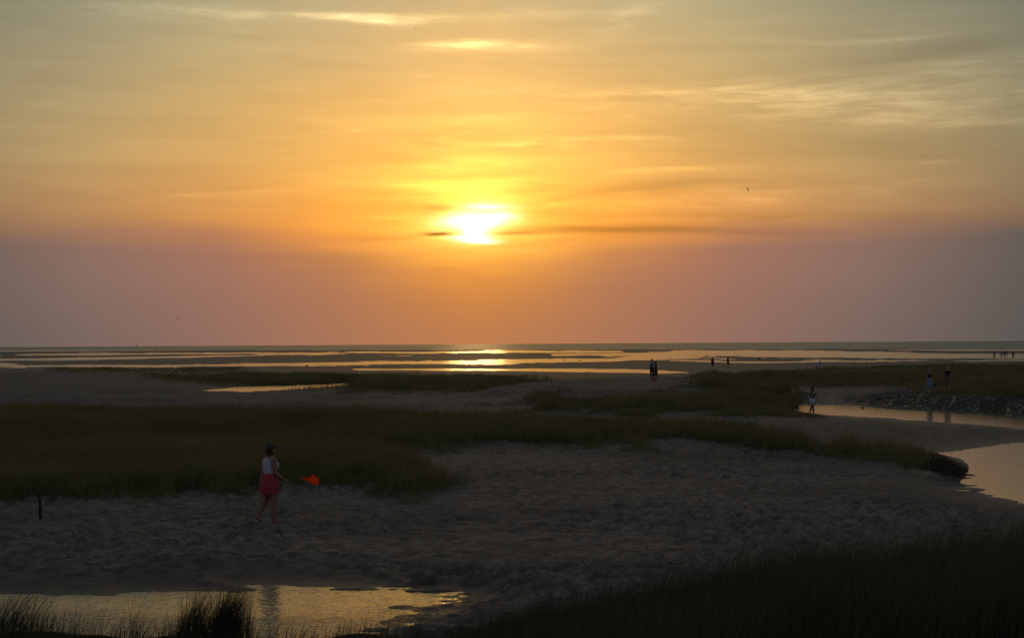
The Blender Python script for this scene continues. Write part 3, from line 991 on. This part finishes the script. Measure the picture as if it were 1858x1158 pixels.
    if top:
        mb = MB(); upper(mb, top.get('low', .575), .812 if top['kind'] != 'tank' else .790, 1.04, .005)
        if top['kind'] == 'shell':
            for sg in (1, -1): mb.bone(T((.045 * sg * wide, -.002, .808)), .024 * h, T((.074 * sg * wide, -.002, .806)), .024 * h, 10)
        elif top['kind'] == 'tank':
            for sg in (1, -1):
                mb.bone(T((.062 * sg * wide, .030, .775)), .016 * h, T((.060 * sg * wide, -.006, .822)), .014 * h, 10)
                mb.bone(T((.060 * sg * wide, -.006, .822)), .014 * h, T((.060 * sg * wide, -.036, .775)), .016 * h, 10)
        else:
            for s in 'RL':
                q = top.get('sleeve', .55)
                mb.bone(J['sh' + s], .042 * h * wide, J['sh' + s].lerp(J['el' + s], min(q, 1)), .034 * h * wide, 12, q > 1)
                if q > 1: mb.bone(J['el' + s], .033 * h * wide, J['el' + s].lerp(J['wr' + s], q - 1), .026 * h * wide, 12, False)
        fuse('top', mb, cv, top['mat'], root, 2)
    bot = outfit.get('bottom')
    if bot:
        mb = MB()
        if bot['kind'] in ('shorts', 'trousers'):
            upper(mb, .46, .61, 1.05, .006); leg_tubes(mb, bot['len'], .008, 1.1)
            fuse(bot['kind'], mb, cv, bot['mat'], root, 2)
        else:
            # skirt or dress: a ring at the waist falling to a hem round both legs
            hem = bot['hem']; ztop = bot.get('top', .625)
            c = (J['knR'] + J['knL']) * .5
            rows = []
            zs = [ztop, ztop - .035, .55, .50, .45, .40, hem] if ztop < .7 else [.79, .745, .69, .635, .585, .54, .48, .42, hem]
            zs = [z for z in zs if z >= hem]
            n = 28
            for z in zs:
                kx = np.interp(z, [hem, .45, .54, .60, .64, .70, .76, .80], [bot.get('flare', .118), .112, .106, .093, .083, .090, .097, .085])
                ky = np.interp(z, [hem, .45, .54, .60, .64, .70, .76, .80], [bot.get('deep', .105), .094, .082, .068, .062, .070, .070, .055])
                q = np.clip((.515 - z) / .245, 0, 1)
                cc = Vector((0, (c.y - hc.y) * q, 0))
                r_ = []
                for j in range(n):
                    an = 2 * math.pi * j / n
                    fo = 1 + .085 * q * math.sin(an * 7 + 1.3) + .05 * q * math.sin(an * 4)
                    if z >= .515: r_.append(T((kx * wide * math.cos(an), ky * wide * math.sin(an) - .004, z)))
                    else: r_.append(hc + cc + Vector((kx * wide * math.cos(an) * fo, ky * wide * math.sin(an) * fo - .004, z - .515)) * h)
                rows.append(r_)
            mb.loft(rows)
            fuse(bot['kind'], mb, cv, bot['mat'], root, 2)
    hair = outfit.get('hair')
    if hair:
        mb = MB()
        mb.ell(HT((0, -.012, .016)), (.051 * h, .054 * h, .058 * h), RH)
        if hair['kind'] in ('bob', 'long'):
            L = .075 if hair['kind'] == 'bob' else .14
            mb.bone(HT((0, -.030, .0)), .044 * h, HT((0, -.036, -L)), .030 * h, 14, True)
            for sg in (1, -1): mb.bone(HT((.038 * sg, -.010, .01)), .020 * h, HT((.036 * sg, -.014, -L * .85)), .015 * h, 10)
        if hair['kind'] == 'tail':
            mb.bone(HT((0, -.055, .02)), .018 * h, HT((0, -.075, -.08)), .010 * h, 10)
        fuse('hair', mb, cv, hair['mat'], root, 2)
    if outfit.get('cap'):
        mb = MB()
        rings = []
        for i in range(6):
            ph = math.pi / 2 * i / 5.2
            rings.append([HT((.054 * math.cos(ph) * math.cos(2 * math.pi * j / 20), -.004 + .062 * math.cos(ph) * math.sin(2 * math.pi * j / 20), .024 + .056 * math.sin(ph))) for j in range(20)])
        mb.loft(rings)
        crown = fuse('cap', mb, cv * .8, outfit['cap'], root, 1)
        m2 = MB()
        br = []
        for i in range(5):
            q = i / 4; yy = .050 + .058 * q; ww = .050 * (1 - q ** 2.4 * .6); zz = .026 - .016 * q
            br.append([HT((ww * k, yy - .012 * abs(k) ** 2, zz - .010 * k * k + dz)) for k in (-1, -.5, 0, .5, 1) for dz in (0,)] + [HT((ww * k, yy - .012 * abs(k) ** 2, zz - .010 * k * k - .006)) for k in (1, .5, 0, -.5, -1)])
        m2.loft(br)
        link('cap_brim', m2.mesh('cap_brim'), outfit['cap'], crown)
        crown.name = 'cap'
    if fine:
        for sg in (1, -1):
            e = MB(); e.ell(HT((.019 * sg, .049, .004)), (.007 * h, .005 * h, .005 * h), RH, 10, 6)
            link('eye', e.mesh('eye'), M_DARK, root)
    if outfit.get('shades'):
        e = MB()
        for sg in (1, -1):
            e.ell(HT((.020 * sg, .058, .004)), (.017 * h, .005 * h, .012 * h), RH, 10, 6)
            e.bone(HT((.037 * sg, .052, .008)), .0026 * h, HT((.049 * sg, -.004, .008)), .0026 * h, 6)
        e.bone(HT((-.006, .062, .007)), .0025 * h, HT((.006, .062, .007)), .0025 * h, 6)
        link('sunglasses', e.mesh('sunglasses'), M_GLOSS, root)
    J['T'], J['HT'], J['h'] = T, HT, h
    return root, J


M_SKIN = simple('skin', (.33, .19, .13), .6, .12, 8, .35)
M_SKIN_TAN = simple('tanned_skin', (.26, .13, .085), .6, .12, 8, .35)
M_DARK = simple('dark_eye', (.02, .015, .012), .3)
M_GLOSS = simple('sunglass_plastic', (.02, .02, .022), .15, .1, 10, .6)
M_WHITE = simple('white_knit', (.45, .455, .49), .85, .08, 40, .2, .3)
M_RED = simple('red_cloth', (.36, .050, .056), .85, .15, 30, .2, .3)
M_CAP = simple('charcoal_cap', (.045, .045, .045), .8, .2, 40, .2)
M_HAIR = simple('brown_hair', (.045, .024, .018), .6, .3, 60, .3)
M_BLOND = simple('blond_hair', (.30, .22, .13), .6, .25, 60, .3)
M_NAVY = simple('navy_cloth', (.05, .055, .09), .85, .2, 30, .2)
M_BLUEGREY = simple('blue_grey_cloth', (.15, .16, .24), .85, .15, 30, .2)
M_SHORTS = simple('pale_shorts', (.58, .62, .82), .85, .1, 30, .2)
M_MAROON = simple('maroon_cloth', (.08, .022, .022), .85, .2, 30, .2)
M_BLACK = simple('black_cloth', (.022, .02, .024), .85, .2, 30, .2)
M_KHAKI = simple('khaki_cloth', (.15, .12, .075), .85, .15, 30, .2)
M_SKIRT = simple('grey_blue_skirt', (.20, .22, .31), .85, .12, 30, .2)
M_LGREY = simple('light_grey_cloth', (.36, .37, .40), .85, .12, 30, .2)
M_WOOD = simple('weathered_wood', (.030, .025, .020), .85, .4, 18, .2, .6)
M_ROCK = simple('dark_rock', (.03, .026, .024), .7, .3, 8, .3, .5)
M_BIRD = simple('dark_feathers', (.035, .03, .026), .8, .2, 20, .2)
M_GULL = simple('grey_feathers', (.10, .095, .09), .8, .2, 20, .2)
M_STEEL = simple('painted_steel', (.05, .03, .03), .6, .2, 4, .3)
M_ROD = simple('thin_rod', (.20, .16, .10), .5, .2, 30, .4)
M_BAG = simple('dark_bag', (.03, .028, .03), .7, .2, 30, .3)
M_REDTOY = simple('red_plastic', (.65, .05, .02), .4, .1, 10, .4)


def orange_cloth():
    m, t, b = new_mat('orange_cloth')
    tcn = t.nodes.new('ShaderNodeTexCoord'); n = noise(t, E(t, tcn.outputs['Object']), 22.0, 3.0, .6)
    c = cmix(t, n.lr(.3, .7), (1.0, .05, .006), (1.0, .095, .010))
    t.links.new(c.s, b.inputs['Base Color']); b.inputs['Roughness'].default_value = .6
    tr = t.nodes.new('ShaderNodeBsdfTranslucent'); t.links.new(c.s, tr.inputs[0])
    mx = t.nodes.new('ShaderNodeMixShader'); mx.inputs[0].default_value = .75
    t.links.new(b.outputs[0], mx.inputs[1]); t.links.new(tr.outputs[0], mx.inputs[2])
    t.links.new(mx.outputs[0], t.nodes['Material Output'].inputs[0])
    return m


M_ORANGE = orange_cloth()

# ------------------------------------------------------------------ people
wroot, WJ = person('woman walking over sand in white sleeveless top, red skirt and dark cap', None, 490, 950, 1.64, 58,
                   dict(hipR=5, kneeR=5, hipL=-5, kneeL=26, toeL=30, shR=6, elR=48, abR=6, shL=-12, elL=6, abL=8, nod=-14, curlR=.85),
                   dict(skin=M_SKIN_TAN, top=dict(kind='shell', mat=M_WHITE, low=.60), bottom=dict(kind='skirt', mat=M_RED, hem=.355, flare=.104, deep=.098, top=.625), hair=dict(kind='bob', mat=M_HAIR), cap=M_CAP, shades=True),
                   voxel=.0085, wide=1.32)

# pennant: a thin rod in her hand with a billowing orange cloth
def pennant():
    g = wroot.matrix_basis @ WJ['gripR']
    gx, gy = g.x, g.y
    D = gy
    tipx, tipz = gx + .30, g.z + .065
    r = empty('pennant', (gx, gy, g.z))
    tag(r, 'fluorescent orange pennant on a thin rod held by the woman in red skirt', 'flag')
    mb = MB(); mb.bone((-.14, -.02, -.03), .005, (.32, .03, .07), .004, 8)
    link('rod', mb.mesh('rod'), M_ROD, r)
    ns, n = 26, 13
    v, f = [], []
    for i in range(ns):
        q = i / (ns - 1)
        up_ = np.interp(q, [0, .2, .42, .55, .66, .72, .82, .93, 1], [.008, .016, .026, .045, .105, .112, .085, .062, .030])
        dn_ = np.interp(q, [0, .2, .42, .6, .75, .88, .96, 1], [.010, .030, .060, .090, .108, .108, .085, .030])
        zc = np.interp(q, [0, .3, .6, 1], [.07, .055, .035, .020])
        for j in range(n):
            w = j / (n - 1) * 2 - 1
            zz = zc + (w * up_ if w > 0 else w * dn_)
            yy = .03 + .05 * q * math.sin(5 * q + 2.2 * w) + .018 * math.sin(9 * w + 6 * q) * q + .07 * q * (1 - w * w)
            v.append((.30 + .37 * q + .012 * math.sin(4 * w) * q, yy, zz))
    for i in range(ns - 1):
        for j in range(n - 1):
            a = i * n + j; f.append((a, a + 1, a + n + 1, a + n))
    mb = MB(); mb.add(v, f)
    link('cloth', mb.mesh('cloth'), M_ORANGE, r)


pennant()

person('woman in pale shorts and dark top wading at the near edge of the stream', None, 1474, 757, 1.60, 82,
       dict(hipR=-14, kneeR=4, toeR=8, hipL=13, kneeL=10, shR=-20, elR=16, abR=16, shL=18, elL=40, nod=2, lean=2),
       dict(skin=M_SKIN_TAN, top=dict(kind='tank', mat=M_NAVY, low=.59), bottom=dict(kind='shorts', mat=M_SHORTS, len=.42), hair=dict(kind='long', mat=M_HAIR)), voxel=.012)
person('blond woman in maroon top and grey blue skirt seen from behind', None, 1687, 716, 1.63, 4,
       dict(hipR=8, kneeR=6, hipL=-8, kneeL=16, toeL=14, shR=4, shL=-4),
       dict(skin=M_SKIN, top=dict(kind='tank', mat=M_MAROON, low=.58), bottom=dict(kind='skirt', mat=M_SKIRT, hem=.30, flare=.108, deep=.092), hair=dict(kind='long', mat=M_BLOND)), voxel=.014)
person('blond person in long black top and khaki trousers seen from behind', None, 1719, 711, 1.66, -4,
       dict(hipR=-10, kneeR=18, toeR=16, hipL=9, kneeL=6, shR=-6, shL=5, abR=14, abL=12),
       dict(skin=M_SKIN, top=dict(kind='tee', mat=M_BLACK, low=.47, sleeve=.4), bottom=dict(kind='trousers', mat=M_KHAKI, len=1.55), hair=dict(kind='bob', mat=M_BLOND)), voxel=.014)
CO = 'couple standing together on the sand'
person('taller of the couple on the sand, in blue grey shirt and dark trousers', CO, 1183, 687, 1.78, 35,
       dict(shR=20, elR=50, shL=6, elL=20, hipR=4, hipL=-3, abR=4),
       dict(skin=M_SKIN, top=dict(kind='tee', mat=M_BLUEGREY, low=.54), bottom=dict(kind='trousers', mat=M_BLACK, len=1.9), hair=dict(kind='short', mat=M_HAIR)), voxel=.018, female=False)
cr, CJ = person('shorter of the couple on the sand, in dark dress beside the taller one', CO, 1190, 690, 1.62, -60,
                dict(shR=10, elR=30, shL=4, elL=10, hipR=3, hipL=-5, kneeL=8),
                dict(skin=M_SKIN_TAN, bottom=dict(kind='dress', mat=M_MAROON, hem=.24, top=.79, flare=.10, deep=.085), hair=dict(kind='bob', mat=M_HAIR)), voxel=.018)


def bag(parent_root, J, side, label):
    g = parent_root.matrix_basis @ J['grip' + side]
    r = empty('bag', (g.x, g.y, g.z - .34))
    tag(r, label, 'bag')
    mb = MB()
    rings = []
    for z, a, c in ((0, .13, .06), (.03, .16, .08), (.14, .16, .075), (.21, .12, .04), (.23, .09, .02)):
        rings.append([(a * math.cos(2 * math.pi * j / 14), c * math.sin(2 * math.pi * j / 14), z) for j in range(14)])
    mb.loft(rings); link('pouch', mb.mesh('pouch'), M_BAG, r)
    for s in (-1, 1):
        mb = MB(); mb.bone((-.08, .012 * s, .22), .008, (0, .006 * s, .345), .008, 8); mb.bone((0, .006 * s, .345), .008, (.08, .012 * s, .22), .008, 8)
        link('handle', mb.mesh('handle'), M_BAG, r)


bag(cr, CJ, 'L', 'dark bag hanging beside the shorter of the couple on the sand')


def bucket(px, py):
    x, y, z = ground_hit(px, py)
    r = empty('bucket', (x, y, z)); tag(r, 'small bright red pail on the sand at the couple feet', 'pail')
    mb = MB(); rings = []
    for zz, rr in ((0, .09), (.005, .10), (.2, .13), (.215, .14), (.215, .125), (.03, .092)):
        rings.append([(rr * math.cos(2 * math.pi * j / 16), rr * math.sin(2 * math.pi * j / 16), zz) for j in range(16)])
    mb.loft(rings); link('pail_body', mb.mesh('pail_body'), M_REDTOY, r)
    mb = MB()
    pts = [Vector((.135 * math.cos(a), 0, .205 + .12 * math.sin(a))) for a in np.linspace(0, math.pi, 9)]
    for a, b in zip(pts, pts[1:]): mb.bone(a, .005, b, .005, 6)
    link('handle', mb.mesh('handle'), M_STEEL, r)


bucket(1186, 691)
FP = 'pair of walkers at the edge of the far grass'
person('far walker in long dark dress at the edge of the grass, nearer the couple', FP, 1293, 667, 1.66, 15, dict(hipR=5, hipL=-5, kneeL=12),
       dict(skin=M_SKIN_TAN, bottom=dict(kind='dress', mat=M_MAROON, hem=.20, top=.79, flare=.13, deep=.10), hair=dict(kind='long', mat=M_HAIR)), voxel=.024)
fr_, FJ = person('far walker with a bag at the edge of the grass, farther from the couple', FP, 1321, 666, 1.66, 60, dict(hipR=6, hipL=-8, kneeL=12, abL=22, abR=18),
                 dict(skin=M_SKIN_TAN, top=dict(kind='tee', mat=M_MAROON, low=.52), bottom=dict(kind='shorts', mat=M_BLACK, len=.8), hair=dict(kind='short', mat=M_HAIR)), voxel=.024)
bag(fr_, FJ, 'R', 'dark bag in the hand of the far walker by the grass')
person('stooping person in pale clothes among the far grass', None, 1482, 675, 1.62, 78, dict(lean=48, hipR=20, kneeR=22, hipL=12, kneeL=18, shR=60, shL=50, nod=20),
       dict(skin=M_SKIN, top=dict(kind='tee', mat=M_LGREY, low=.54, sleeve=.8), bottom=dict(kind='shorts', mat=M_LGREY, len=.8), hair=dict(kind='short', mat=M_BLOND)), voxel=.022)
FG = 'far group on the tidal flats at the right edge'
far_group = [
    (1804, 649.6, 1.72, 70, dict(hipR=8, hipL=-8, kneeL=8, abR=16, abL=20), M_NAVY, M_BLACK, False, 'leftmost of the far group on the tidal flats, standing apart'),
    (1816, 648.6, 1.60, 95, dict(lean=78, hipR=14, kneeR=10, hipL=8, kneeL=8, shR=70, shL=64), M_NAVY, M_BLACK, True, 'person of the far group on the flats, bending forward'),
    (1823, 648.6, 1.76, 20, dict(hipR=8, hipL=-6, abR=14, abL=14), M_NAVY, M_NAVY, False, 'tallest person in the middle of the far group on the flats'),
    (1827.4, 648.2, 1.62, -30, dict(hipR=5, hipL=-5, abR=12), M_BLUEGREY, M_LGREY, True, 'person in paler trousers close behind the tallest of the far group'),
    (1838, 649.3, 1.74, 60, dict(hipR=10, hipL=-6, abL=16, abR=20), M_NAVY, M_KHAKI, False, 'rightmost of the far group on the tidal flats, with a bag'),
]
for px, py, hh, hd, ps, mt, mbm, fem, lab in far_group:
    rr, jj = person(lab, FG, px, py, hh, hd, ps, dict(skin=M_SKIN_TAN, top=dict(kind='tee', mat=mt, low=.54), bottom=dict(kind='trousers', mat=mbm, len=1.85), hair=dict(kind='short', mat=M_HAIR)), voxel=.028, female=fem)
bag(rr, jj, 'R', 'dark bag in the hand of the rightmost far walker')

# ------------------------------------------------------------------ post, markers, rocks, birds
def post():
    x, y, z = ground_hit(73, 937)
    r = empty('wooden_post', (x, y, z)); r.rotation_euler = (R(2), R(-2), 0); r.scale = (.9, .9, .86)
    tag(r, 'short dark weathered post standing in the sand near the left edge', 'post')
    mb = MB(); rings = []
    n = 12
    for zz, rr, ox in ((-.12, .030, 0), (.0, .032, 0), (.10, .034, .002), (.22, .033, .006), (.33, .036, .004), (.40, .033, -.004), (.43, .026, -.010), (.455, .012, -.014)):
        rings.append([(ox + rr * math.cos(2 * math.pi * j / n) * (1 + .14 * math.sin(j * 2.3)), rr * math.sin(2 * math.pi * j / n) * (1 + .1 * math.cos(j * 1.7)), zz + .008 * math.sin(j * 1.9)) for j in range(n)])
    mb.loft(rings); link('stake', mb.mesh('stake'), M_WOOD, r)


post()


def marker(px, D, H_, label, w):
    x = (px - 929) / F * D
    r = empty('channel_marker', (x, D, 0)); tag(r, label, 'marker', 'channel markers on the sea')
    mb = MB(); mb.bone((0, 0, -1), w * .5, (0, 0, H_ * .62), w * .45, 10); link('pile', mb.mesh('pile'), M_STEEL, r)
    mb = MB(); n = 10
    mb.loft([[(rr * math.cos(2 * math.pi * j / n), rr * math.sin(2 * math.pi * j / n), zz) for j in range(n)] for zz, rr in ((H_ * .55, w * .8), (H_ * .58, w * 1.6), (H_ * .92, w * 1.6), (H_, w * .5))])
    link('daymark', mb.mesh('daymark'), M_STEEL, r)


marker(247, 3600, 7.2, 'larger dark channel marker standing against the horizon at sea', .8)
marker(284, 1330, 2.0, 'small dark stake marker in the sea just beyond the flats', .3)


def rock(px, py, size, label):
    x, y, z = ground_hit(px, py)
    rr = random.Random(int(px))
    mb = MB(); mb.ell((0, 0, size * .25), (size, size * .7, size * .55), None, 12, 8)
    mb.v = [Vector((p.x * (1 + .22 * math.sin(p.z * 9 / size + px)), p.y * (1 + .2 * math.sin(p.x * 7 / size)), p.z * (1 + .15 * math.sin(p.x * 5 / size + px)))) for p in mb.v]
    o = link('rock', mb.mesh('rock'), M_ROCK)
    o.location = (x, y, max(z, 0)); o.rotation_euler = (0, 0, rr.uniform(0, 6))
    tag(o, label, 'rock', 'dark rocks on the tidal flats')


rock(557, 665, .26, 'dark rock at the edge of a bright water strip, farthest left of the rocks')
rock(958, 661.5, .2, 'small dark rock on the flats to the right of the sun glitter')
rock(1025, 654.5, .28, 'small dark rock on the flats in line below the sun streak')
rock(1052, 655.5, .24, 'small dark rock on the flats left of the couple')
rock(1378, 653.5, .34, 'dark rock on the flats right of the far walkers')
rock(49, 663.5, .28, 'small dark rock on the flats near the left edge')
rock(1565, 741.5, .10, 'small dark stone at the far edge of the stream')


def gull_mesh():
    mb = MB()
    mb.bone((0, -.16, .20), .03, (0, .06, .24), .075, 10); mb.bone((0, .06, .25), .05, (0, .13, .36), .035, 10); mb.ell((0, .15, .38), (.035, .045, .035), None, 10, 6)
    mb.bone((0, .19, .375), .010, (0, .25, .365), .004, 6)
    for s in (-1, 1): mb.bone((.03 * s, 0, .18), .008, (.03 * s, .01, 0), .008, 6)
    return mb.mesh('gull')


GM = gull_mesh(); first = True
gulls = [(1263, 648, 'leftmost standing gull on the sand edge left of the far walkers'), (1280.5, 648, 'gull on the sand edge just left of the far walker in dress'),
         (1284, 648, 'gull closest to the far walker in dress, second in its trio'), (1288, 648, 'third gull of the trio beside the far walker in dress'),
         (1301, 648.2, 'gull standing between the two far walkers, nearer the dress'), (1307, 648.2, 'gull standing between the two far walkers, nearer the bag'),
         (1774.5, 637.6, 'gull on the far sand bar, left of two'), (1788.5, 637.6, 'gull on the far sand bar, right of two'),
         (478, 642.6, 'gull at the water strip, left of two by the grass islet'), (488, 642.4, 'gull at the water strip, right of two by the grass islet'), (644, 641.5, 'lone gull at the far water strip left of the sun glitter')]
for px, py, lab in gulls:
    o = bpy.data.objects.new('gull', GM)
    col.objects.link(o)
    if first: GM.materials.append(M_GULL); first = False
    o.location = ground_hit(px, py); o.rotation_euler = (0, 0, random.uniform(0, 6.28)); o.scale = (1.35,) * 3
    tag(o, lab, 'gull', 'gulls standing on the flats')


def fly_mesh():
    mb = MB()
    mb.bone((0, -.12, 0), .010, (0, .02, 0), .030, 8); mb.bone((0, .02, 0), .030, (0, .12, .005), .016, 8)
    for s in (-1, 1):
        mb.loft([[(s * xx, yy + c, zz + th) for c, th in ((-ch * .6, 0), (0, tk), (ch * .4, 0), (0, -tk))] for xx, yy, zz, ch, tk in ((.01, .02, .01, .14, .012), (.16, .05, .07, .12, .008), (.30, .0, .09, .08, .006), (.44, -.10, .06, .02, .003))])
    return mb.mesh('flying_bird')


FM = fly_mesh(); FM.materials.append(M_BIRD)
flyers = [(87, 276, 170, (.3, .2, .7), 'bird flying in the clear sky near the left edge'), (753, 52, 170, (.2, 1.0, .4), 'bird flying high in the sky above the sun'),
          (1357, 344, 170, (.1, .95, 1.1), 'bird flying in the sky to the right of the sun'), (322, 578, 190, (.1, .7, .9), 'bird flying low in the haze left of the sun'),
          (1354, 603, 300, (.4, .5, .2), 'tiny bird flying low over the sea to the right'), (779, 621, 330, (.3, .4, 2.0), 'tiny bird just over the horizon below the sun')]
for px, py, D, rot, lab in flyers:
    v = CAM_R @ Vector(((px - 929) / F, -(py - 579) / F, -1.0))
    o = bpy.data.objects.new('flying_bird', FM); col.objects.link(o)
    o.location = Vector((0, 0, CAM_H)) + v * D; o.rotation_euler = rot; o.scale = (.85,) * 3
    tag(o, lab, 'bird', 'birds in flight')
